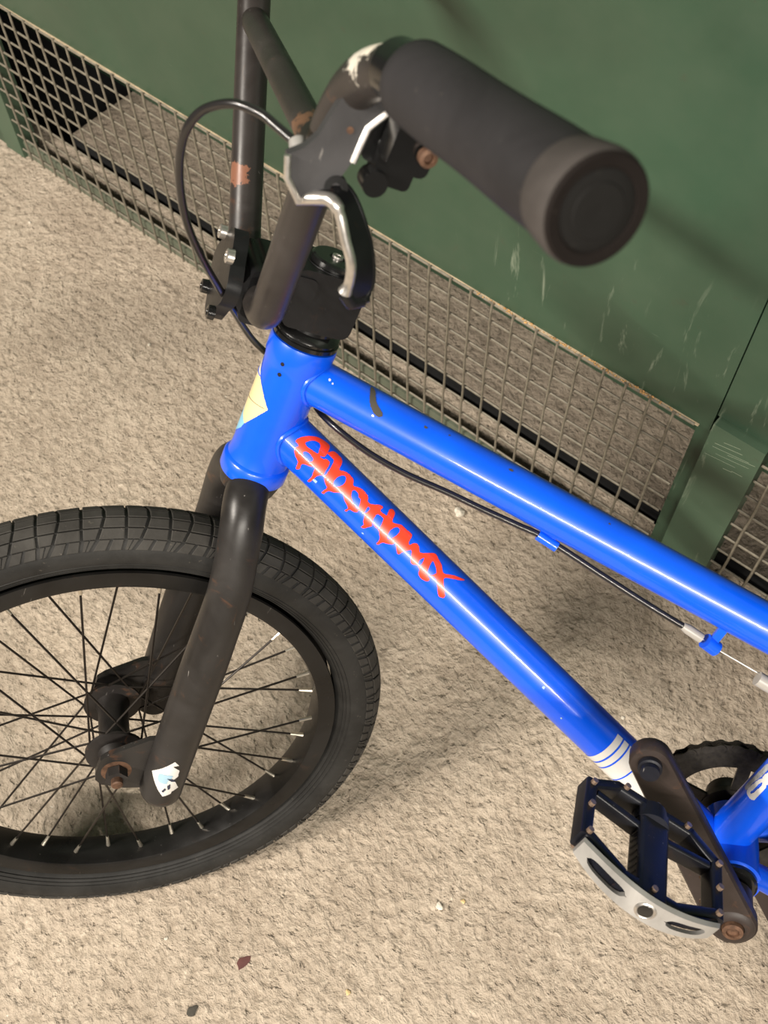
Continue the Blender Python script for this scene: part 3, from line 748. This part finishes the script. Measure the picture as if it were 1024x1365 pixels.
    for sg in (-1, 1):
        g = G(); g.lathe((0, sg * .050, 0), (0, sg, 0), [(0, .0135), (.0015, .0135), (.0018, .0095)], 24); g.make('axle_washer', M_RUST, hub)
        g = G(); g.tube([(0, sg * .0525, 0), (0, sg * .0615, 0)], .0100, 6); g.make('axle_nut', M_HUB, hub)
        g = G(); g.tube([(0, sg * .0615, 0), (0, sg * .067, 0), (0, sg * .068, 0)], [.0052, .0052, .004], 18); g.make('axle_end', M_RUST, hub)
    for o in (tyre, rim, hub): o.matrix_local = mat4
    return [tyre, rim, hub]
def m4(x, y, z, p):
    return Matrix(((x.x, y.x, z.x, p.x), (x.y, y.y, z.y, p.y), (x.z, y.z, z.z, p.z), (0, 0, 0, 1)))
HV = V((0, 0, BIKE_H))
wf = wheel(m4(FU, FV, FW, FL(-OFF, 0, -ATC) + HV))
wheel(m4(V((1, 0, 0)), V((0, 1, 0)), V((0, 0, 1)), RA + HV), src=wf)
for o in wf: pass

# ---- headset, stem
g = G(); g.lathe(FL(0, 0, HT), FW, [(0, .0235), (.001, .0250), (.004, .0250), (.0045, .0236), (.0062, .0236), (.0068, .0246), (.0095, .0236), (.0120, .0200), (.0155, .0195), (.0155, .014)], 48)
g.make('headset', M_GLOSSB, BIKE)
SW = HT + .0385
g = G()
g.box(FL(-.004, 0, SW), FU, FV, FW, .026, .0225, .0225, .007)
g.box(FL(-.034, 0, SW), FU, FV, FW, .020, .0240, .0170, .005)
g.box(FL(-.050, 0, SW - .006), FU, FV, FW, .0110, .0265, .0200, .005)
g.lathe(FL(0, 0, SW - .0235), FW, [(0, .016), (0, .0212), (.0465, .0212), (.0465, .016)], 40)
stem = g.make('stem', M_STEM, BIKE)
g = G(); g.lathe(FL(0, 0, SW + .0230), FW, [(0, .0165), (0, .0185), (.0035, .0185), (.0050, .0170), (.0050, .006), (.0035, .005), (.0035, .001)], 40); g.make('top_cap', M_GLOSSB, stem)
g = G(); g.lathe(FL(0, 0, SW + .0265), FW, [(0, .0042), (.003, .0042), (.003, .0022), (.001, .002)], 16); g.make('cap_bolt', M_STEEL, stem)
# scalloped front clamp plate with its bolts
CW = .168 - .0115
out_ = []
for k in range(24):
    a = 2 * PI * k / 24
    rx = .0285 * (1 + .10 * math.cos(4 * a)); out_.append((rx * math.cos(a) * .98, (.030 + .004 * math.cos(4 * a)) * math.sin(a)))
g = G(); g.prism([FL(-.0655, v, CW + w) for v, w in out_], FU * -.0105)
g.tube([FL(-.0500, -.0265, CW), FL(-.0500, .0265, CW)], .0172, 32)
fp = g.make('clamp_plate', M_STEM, stem)
for sv in (-1, 1):
    for sw in (-1, 1):
        g = G(); g.lathe(FL(-.0755, sv * .0195, CW + sw * .0215), -FU, [(0, .0052), (.0045, .0050), (.0050, .0040), (.0050, .0026), (.002, .002)], 18); g.make('clamp_bolt', M_STEEL if sw > 0 else M_GLOSSB, fp)

# ---- handlebar
U1 = (-.0504, .050925, .154555); U2 = (-.090118, .170512, .358459); U3 = (-.06125, .372386, .373506)
P = lambda t, s: FL(t[0], s * t[1], t[2])
L1p, L2p, L3p = P(U1, -1), P(U2, -1), P(U3, -1)
R1p, R2p, R3p = P(U1, 1), P(U2, 1), P(U3, 1)
BR = .01185
g = G()
C0 = FL(-.0504, 0, .1570)
g.tube(rounded([L3p.lerp(L2p, .02), L2p, L1p, C0.lerp(L1p, .2), C0.lerp(R1p, .2), R1p, R2p, R3p.lerp(R2p, .02)], [.060, .020, .004, .004, .020, .060], 14), BR, 28)
xl = L1p.lerp(L2p, .683); xr = R1p.lerp(R2p, .683)
g.tube([xl, xr], .0096, 24)
def spotpt(p): return tuple(p)
M_BAR = worn_black('worn_black_handlebar', (0.020, 0.017, 0.0155),
    [(tuple(FL(-.0920, -.190, .3655)), .0120, (0.72, 0.66, 0.55)),
     (tuple(FL(-.0905, -.186, .3550)), .0110, (0.60, 0.56, 0.48)),
     (tuple(xl.lerp(xr, .16) + V((0, -.008, 0))), .011, (0.13, 0.070, 0.042)),
     (tuple(R1p.lerp(R2p, .235) + V((-.004, -.010, 0))), .010, (0.19, 0.085, 0.052))], rough=0.32, rust=0.45, chips=0.5)
bar = g.make('handlebar', M_BAR, BIKE)
def grip(a, b, t0, t1):
    ax_ = (b - a).normalized(); L = (b - a).length
    g = G()
    n = 26; prof = [(0, .0135), (0.0002, .0172), (.0015, .0180)]
    end = L * (t1 - t0)
    for k in range(1, n):
        s = k / n; prof.append((.0015 + (end - .0015) * s, .0180 + .0008 * math.sin(s * 9) * .3 + .0004 * s))
    prof += [(end, .0185), (end + .0001, .0170)]
    g.lathe(a + ax_ * (L * t0), ax_, prof, 48)
    gr = g.make('grip', M_GRIP, BIKE)
    st = a + ax_ * (L * t1); le = L * (1 - t1)
    g = G(); g.lathe(st, ax_, [(0, .0150), (0, .0186), (.002, .0192), (le - .005, .0204), (le - .002, .0203), (le, .0194), (le, .0150)], 48); g.make('grip_end', M_GRIPRING, gr)
    g = G(); g.lathe(st + ax_ * (le - .003), ax_, [(0, .012), (.0026, .0192), (.0036, .0196), (.0046, .0186), (.0044, .0150), (.0036, .0142)], 48, closed=False); g.make('plug_rim', M_PLUGRIM, gr)
    g = G(); g.lathe(st + ax_ * (le - .002), ax_, [(0, .0142), (.0026, .0142), (.0030, .0136), (.0030, .0100), (.0036, .0094), (.0038, .0030), (.0036, .001)], 40); g.make('bar_plug', M_PLUG, gr)
    return gr
grip(L2p, L3p, .30, .915); grip(R2p, R3p, .30, .915)

# ---- brake lever on the left side of the bar
dirG = (L3p - L2p).normalized()
body = [(-0.0808, 0.3581), (-0.0686, 0.3462), (-0.0696, 0.3347), (-0.0757, 0.3252), (-0.0766, 0.3076), (-0.0792, 0.2989), (-0.0735, 0.2898), (-0.08, 0.2853), (-0.0952, 0.2806), (-0.1052, 0.2906), (-0.1085, 0.3011), (-0.1019, 0.3064), (-0.0971, 0.3144), (-0.0936, 0.3304), (-0.0891, 0.3482)]
g = G(); g.prism([FL(u, -.170 - .0 * (w - .28), w) for u, w in body], FV * -.0065)
lever_body = g.make('brake_lever_body', M_LEVER, BIKE)
for (i0, i1) in ((1, 4), (8, 10)):
    g = G()
    g.tube([FL(body[i][0], -.1775, body[i][1]) for i in range(i0, i1 + 1)], .0018, 8)
    g.make('worn_edge', M_STEEL, lever_body)
g = G(); g.lathe(FL(-.0800, -.1740, .2930), -FV, [(0, .0062), (.004, .0060), (.0045, .003), (.002, .002)], 20); g.make('pivot_bolt', M_HOLE, lever_body)
g = G(); g.lathe(FL(-.0835, -.1755, .3215), -FV, [(0, .0018), (.0015, .0018)], 12); g.make('rivet', M_RUST, lever_body)
# hanging clamp and bolt below the bar between lever and grip
g = G()
g.box(FL(-.058, -.190, .330), FU, FV, FW, .011, .009, .014, .004)
g.box(FL(-.057, -.177, .313), FU, FV, FW, .0105, .006, .010, .003)
g.box(FL(-.064, -.1725, .325), FU, FV, FW, .010, .0035, .015, .004)
g.cyl(FL(-.0655, -.176, .3035), FL(-.0655, -.188, .3035), .0065, seg=18)
ca = L2p + dirG * .0500
g.lathe(ca - dirG * .009, dirG, [(0, .0122), (0, .0140), (.016, .0140), (.016, .0122)], 32)
cl = g.make('lever_clamp', M_GLOSSB, lever_body)
g = G(); g.lathe(FL(-.052, -.201, .328), -FV, [(0, .0048), (.004, .0046), (.0045, .0026), (.002, .002)], 16); g.make('clamp_bolt', M_RUST, cl)
# curved blade: dark plate with a bright worn edge
le_ = spline([(-0.0952, -0.172, 0.2805), (-0.0866, -0.178, 0.2857), (-0.0816, -0.184, 0.2883), (-0.0759, -0.187, 0.2833), (-0.0694, -0.189, 0.273), (-0.0626, -0.19, 0.2629), (-0.0587, -0.188, 0.2521), (-0.0581, -0.186, 0.2442)], 5)
re_ = spline([(-0.0905, -0.166, 0.2885), (-0.0835, -0.168, 0.2925), (-0.0770, -0.172, 0.2945), (-0.0700, -0.176, 0.2915), (-0.0613, -0.180, 0.2820), (-0.0520, -0.181, 0.2690), (-0.0440, -0.180, 0.2520), (-0.0450, -0.181, 0.2410)], 5)
g = G(); vs = []; n_ = len(le_)
for i in range(n_):
    a_, b_ = FL(*le_[i]), FL(*re_[i]); t = (FL(*le_[min(i + 1, n_ - 1)]) - FL(*le_[max(i - 1, 0)])).normalized()
    nn = t.cross(b_ - a_).normalized() * .0024
    vs += [a_ - nn, b_ - nn * .7, b_ + nn * .7, a_ + nn]
fs = [(i * 4 + k, i * 4 + (k + 1) % 4, i * 4 + 4 + (k + 1) % 4, i * 4 + 4 + k) for i in range(n_ - 1) for k in range(4)] + [(0, 1, 2, 3), (n_ * 4 - 4, n_ * 4 - 3, n_ * 4 - 2, n_ * 4 - 1)]
g.add(vs, fs)
ed = [FL(*p) for p in le_]; rd_ = [FL(*p) for p in re_]
g.tube(rd_, [.0020] * (len(rd_) - 3) + [.0026, .0036, .0030], 10)
g.tube([ed[-1], ed[-1].lerp(rd_[-1], .5) + FW * -.0035, rd_[-1]], [.0036, .0040, .0036], 12)
blade = g.make('brake_lever_blade', M_STEM, BIKE)
g = G(); g.tube(ed, [.0036] * 14 + [.0028] * (len(ed) - 18) + [.0031, .0036, .0040, .0030], 12)
tag(g.make('worn_edge', M_STEEL, blade), 'bright worn metal edge of the lever')
g = G(); g.tube([FL(-.1005, -.170, .2945), FL(-.0995, -.168, .300), FL(-.1020, -.161, .3045)], [.0062, .0058, .0042], 16); g.make('barrel_adjuster', M_SILVER, lever_body)

# ---- brake cable
loop = [(-.1015, -.162, .3030), (-.1123, -.152, .3056), (-.1199, -.145, .3069), (-.1317, -.135, .3043), (-.1413, -.12, .2928), (-.1452, -.112, .2789), (-.1435, -.104, .2618), (-.136, -.092, .2395), (-.1222, -.075, .2128), (-.1060, -.055, .1862), (-.0860, -.030, .1587), (-.072, -.010, .1369), (-.058, .004, .1149), (-.046, .014, .099)]
und = [(-.413, .030, .3152), (-.4026, .014, .3125), (-.3823, 0, .3075), (-.3546, -.004, .296), (-.3238, -.006, .287), (-.2898, -.006, .28), (-.2631, -.006, .2736), (-.2328, -.006, .267), (-.2099, -.006, .2616), (-.1645, -.006, .2433), (-.1203, -.006, .2258), (-.0856, -.004, .2123)]
path = spline([FL(*p) for p in loop[:9]] + [FL(*p) for p in ((-.1029, -.055, .1862), (-.0805, -.030, .1587), (-.0615, -.010, .1369), (-.0426, .010, .1149), (-.0262, .022, .0990), (0, .035, .080))] + [V((-.432, .036, .318))] + [V(p) for p in und], 7)
g = G(); g.tube(path, .0025, 12); cable = g.make('cable_housing', M_CABLE, BIKE)
g = G(); g.tube([V(und[-1]), V((-.0683, 0, .2016)), V((-.0217, 0, .1858)), V((.03, 0, .166))], .0007, 8); g.make('inner_cable', M_STEEL, cable)
a_ = V((-.0950, -.005, .2162)); b_ = V((-.0790, -.004, .2090))
g = G(); g.tube([a_, a_.lerp(b_, .25), b_], [.0030, .0040, .0040], 16); g.make('cable_end_cap', M_CLEAR, cable)
g = G(); g.tube([V((-.030, -.003, .186)), V((-.008, -.003, .178))], .0058, 16); g.make('cable_adjuster', M_CLEAR, cable)
# guides brazed under the top tube
def guide(c, along, ln, r):
    g = G(); g.tube([c - along * ln, c + along * ln], r, 16)
    s_ = (c - T0).dot(dt_); up_ = T0 + dt_ * s_
    g.box(c.lerp(up_, .35), dt_, V((0, 1, 0)), dt_.cross(V((0, 1, 0))), ln * .55, .0018, (up_ - c).length * .33)
    g.make('cable_guide', M_BLUE, top_tube)
guide(V((-.2085, -.006, .2600)), (V(und[9]) - V(und[8])).normalized(), .0085, .0042)
guide(V((-.0705, -.002, .2040)), (V((-.0683, 0, .2016)) - V(und[-1])).normalized(), .0060, .0062)

# ---- crankset
PA = V((-.097, 0, .1395))                      # pedal axle position on the left crank
SPI = V((.002, 0, .006))
cd = (PA - SPI).normalized(); cn = V((0, 1, 0)); cz = cd.cross(cn)
def crank(y0, sg, pa):
    cd_ = (pa - SPI).normalized(); cz_ = cd_.cross(V((0, 1, 0)))
    L = (pa - SPI).length; g = G(); out = []
    for k in range(11):
        a = math.radians(-90 + 18 * k); out.append((L + .0155 * math.cos(a), .0155 * math.sin(a)))
    for k in range(13):
        a = math.radians(90 + 15 * k); out.append((.019 * math.cos(a), .019 * math.sin(a)))
    n = len(out); vs = []; 
    for (yy, sc) in ((0, .93), (.0022, 1.0), (.0118, 1.0), (.0140, .90)):
        for (x, z) in out:
            c_ = L if x > L * .5 else 0
            vs.append(SPI + cd_ * (c_ + (x - c_) * sc) + cz_ * (z * sc) + V((0, y0 + sg * yy, 0)))
    fs = [tuple(range(n))[::-1], tuple(range(3 * n, 4 * n))]
    for j in range(3):
        for k in range(n): fs.append((j * n + k, j * n + (k + 1) % n, (j + 1) * n + (k + 1) % n, (j + 1) * n + k))
    g.add(vs, fs)
    o = g.make('crank_arm', M_CRANK, BIKE)
    g = G(); g.lathe(SPI + V((0, y0 - sg * .020, 0)), (0, sg, 0), [(0, .012), (0, .0165), (.034, .0165), (.036, .0135), (.036, .009), (.034, .008)], 32); g.make('spindle_boss', M_CRANK, o)
    g = G(); g.lathe(SPI + V((0, y0 + sg * .0155, 0)), (0, sg, 0), [(0, .0085), (.0035, .0080), (.0040, .005), (.002, .0045)], 24); g.make('crank_bolt', M_RUST, o)
    g = G(); g.lathe(pa + V((0, y0 - sg * .0015, 0)), (0, sg, 0), [(0, .0035), (0, .0078), (.0150, .0078), (.0160, .0088), (.0200, .0088), (.0205, .0070), (.0250, .0070)], 24); g.make('pedal_spindle', M_PEDAL, o)
    return o
crank(-.066, -1, PA)
crank(.062, 1, SPI * 2 - PA)
# sprocket ring, arms and teeth
SY = .047
g = G(); RO, RI = .0690, .0500
nt_ = 36; prof = []
vs = []; fs = []; NS = nt_ * 4
for yy in (SY - .0015, SY + .0015):
    for k in range(NS):
        a = 2 * PI * k / NS; ro = RO + (.0040 if k % 4 == 0 else (.0018 if k % 2 else -.0006))
        vs.append(BB + V((ro * math.cos(a), yy, ro * math.sin(a)))); vs.append(BB + V((RI * math.cos(a), yy, RI * math.sin(a))))
o2 = NS * 2
for k in range(NS):
    j = (k + 1) % NS; A, B, C, D_ = 2 * k, 2 * j, 2 * k + 1, 2 * j + 1
    fs += [(A, B, D_, C), (A + o2, C + o2, D_ + o2, B + o2), (A, A + o2, B + o2, B), (C, D_, D_ + o2, C + o2)]
g.add(vs, fs)
for k in range(5):
    a = 2 * PI * k / 5 + .35; c_, s_ = math.cos(a), math.sin(a)
    g.box(BB + V((.037 * c_, SY, .037 * s_)), (c_, 0, s_), (0, 1, 0), (-s_, 0, c_), .017, .0017, .0055, .0015)
g.lathe(BB + V((0, SY - .003, 0)), (0, 1, 0), [(0, .012), (0, .026), (.006, .026), (.006, .012)], 36)
sprocket = g.make('sprocket', M_CHAIN, BIKE)
# chain, link by link, round the front of the sprocket and back to the rear hub
pts = []; pitch = .0127; RC = .0715; RR = .0335
angs = [math.radians(96 + 1.0 * k) for k in range(0, 169)]
arc = [BB + V((RC * math.cos(a), SY, RC * math.sin(a))) for a in angs]
full = [RA + V((.004, SY, RR))] + arc + [RA + V((.004, SY, -RR))]
cur = full[0]; seg_i = 1; res = [cur]; need = pitch
while seg_i < len(full):
    dv = full[seg_i] - cur
    if dv.length >= need: cur = cur + dv.normalized() * need; res.append(cur); need = pitch
    else: need -= dv.length; cur = full[seg_i]; seg_i += 1
g = G()
def link_geo(g, wide):
    for sy in (-1, 1):
        y = sy * (.0034 if wide else .0023)
        out = []
        for k in range(7): a = math.radians(-90 + 30 * k); out.append((.00635 + .0040 * math.cos(a), .0040 * math.sin(a)))
        out.insert(7, (0, .0026))
        for k in range(7): a = math.radians(90 + 30 * k); out.append((-.00635 + .0040 * math.cos(a), .0040 * math.sin(a)))
        out.append((0, -.0026))
        g.prism([V((x, y - .0005, z)) for x, z in out], (0, .001, 0))
    for sx in (-1, 1): g.cyl((sx * .00635, -.0040 if wide else -.0028, 0), (sx * .00635, .0040 if wide else .0028, 0), .0019, seg=8)
lmesh = []
for wide in (0, 1):
    g = G(); link_geo(g, wide); lmesh.append(g)
chain_first = []
chain = None
for i in range(len(res) - 1):
    c_ = (res[i] + res[i + 1]) / 2; t = (res[i + 1] - res[i]).normalized()
    M_ = m4(t, V((0, 1, 0)), t.cross(V((0, 1, 0))), c_)
    w_ = i % 2
    if chain is None:
        chain = lmesh[0].make('chain', M_CHAIN, BIKE); chain.matrix_local = Matrix.Translation(HV) @ M_; inv = (M_).inverted(); continue
    if len(chain_first) < 2:
        o = lmesh[w_].make('chain_link', M_CHAIN, chain); chain_first.append((w_, o))
    else:
        o = [q for ww, q in chain_first if ww == w_][0].copy(); col.objects.link(o); o.parent = chain
    o.matrix_local = inv @ M_

# ---- pedals
def pedal(origin, sg, tilt):
    """origin: where the axle leaves the crank; sg: -1 left, +1 right; tilt of the platform"""
    ex = V((math.cos(tilt), 0, -math.sin(tilt))); ey = V((0, sg, 0)); ez = V((math.sin(tilt), 0, math.cos(tilt)))
    Q = lambda x, y, z: origin + ex * x + ey * y + ez * z
    H = .0075
    g = G()
    g.box(Q(0, .048, 0), ex, ey, ez, .0120, .040, .0085, .004)               # axle housing
    g.tube([Q(0, .004, 0), Q(0, .020, 0)], [.0115, .0135], 24)
    # cage: inner plate, front and rear arms
    def bar_(a, b, hw, hz):
        a = V(a); b = V(b); t = (Q(*b) - Q(*a)); L = t.length; t.normalize(); s_ = ez.cross(t)
        g.box((Q(*a) + Q(*b)) / 2, s_, t, ez, hw, L / 2, hz, min(hw, hz) * .5)
    bar_((-.0535, .020, 0), (-.030, .0045, 0), .0042, H); bar_((.0535, .020, 0), (.030, .0045, 0), .0042, H)
    bar_((-.032, .005, 0), (.032, .005, 0), .0040, H)
    bar_((-.0525, .016, 0), (-.0525, .070, 0), .0045, H); bar_((.0525, .016, 0), (.0525, .070, 0), .0045, H)
    bar_((-.0515, .066, 0), (-.022, .0815, 0), .0042, H); bar_((.0515, .066, 0), (.022, .0815, 0), .0042, H)
    bar_((-.024, .0825, 0), (.024, .0825, 0), .0040, H)
    bar_((-.047, .024, 0), (-.010, .0285, 0), .0032, H * .8); bar_((.047, .024, 0), (.010, .0285, 0), .0032, H * .8)
    yw = lambda x: .0880 - .0175 * (abs(x) / .0535) ** 2
    for k in range(16):
        x0_, x1_ = -.052 + .0065 * k, -.052 + .0065 * (k + 1)
        bar_((x0_, yw(x0_), 0), (x1_, yw(x1_), 0), .0015, .0062)
    body_ = g.make('pedal', M_PEDAL, BIKE)
    # scuffed outer plate with two slots and the round axle hole
    g = G()
    yo = lambda x: .0915 - .0175 * (abs(x) / .0535) ** 2
    def rail(x0, x1, z0, z1, n_=10):
        """curved strip of plate between two heights; z0, z1 may be functions of x"""
        vs_ = []
        for k in range(n_ + 1):
            x = x0 + (x1 - x0) * k / n_; a_ = z0(x) if callable(z0) else z0; b_ = z1(x) if callable(z1) else z1
            vs_ += [Q(x, yo(x) - .0005, a_), Q(x, yo(x) + .0032, a_ * .9), Q(x, yo(x) + .0032, b_ * .9), Q(x, yo(x) - .0005, b_)]
        fs_ = [(i * 4 + k, i * 4 + (k + 1) % 4, i * 4 + 4 + (k + 1) % 4, i * 4 + 4 + k) for i in range(n_) for k in range(4)] + [(0, 1, 2, 3), (n_ * 4, n_ * 4 + 1, n_ * 4 + 2, n_ * 4 + 3)]
        g.add(vs_, fs_)
    out_h = lambda x: .0105 - .0035 * (abs(x) / .0535) ** 3
    def slot(x):
        for c_, h_ in ((-.0310, .0150), (.0310, .0150)):
            u_ = abs(x - c_) / h_
            if u_ < 1: return .0046 * min(1.0, math.sqrt(max(0, 1 - u_ ** 4)) + .0)
        return 0.0
    rail(-.0535, .0535, lambda x: slot(x), lambda x: out_h(x), 60)
    rail(-.0535, .0535, lambda x: -out_h(x), lambda x: -slot(x), 60)
    tag(g.make('outer_plate', M_SILVER, body_), 'scraped silver outer edge')
    g = G(); g.tube([Q(0, .0885, 0) + (ex * math.cos(t_) + ez * math.sin(t_)) * .0060 + ey * .0055 for t_ in [2 * PI * k / 28 for k in range(28)]], .0015, 8, closed=True); g.make('axle_cap_ring', M_STEEL, body_)
    g = G(); g.lathe(Q(0, .0915, 0), ey, [(0, .0055), (.004, .0050), (.0042, .002)], 18); g.make('axle_cap', M_GLOSSB, body_)
    for (x, y) in ((-.0525, .020), (-.0525, .042), (-.0515, .067), (-.026, .0045), (0, .0045), (.026, .0045), (.0525, .022), (.0525, .044), (.0515, .067), (0, .0825)):
        g = G(); g.tube([Q(x, y, -H - .0032), Q(x, y, H + .0032)], .0023, 8); g.make('pin', M_PIN, body_)
    for sx in (-1, 1):
        g = G(); vs_ = []
        for k in range(11): g.tube([Q(sx * .0121, .014 + k * .0062, -.004), Q(sx * .0121, .0155 + k * .0062, .0045)], .0006, 5)
        g.make('ribs', M_PEDAL, body_)
    return body_
pedal(V((-.0915, -.106, .1225)), -1, math.radians(22))
pedal(SPI * 2 - PA + V((0, .100, 0)), 1, math.radians(10))
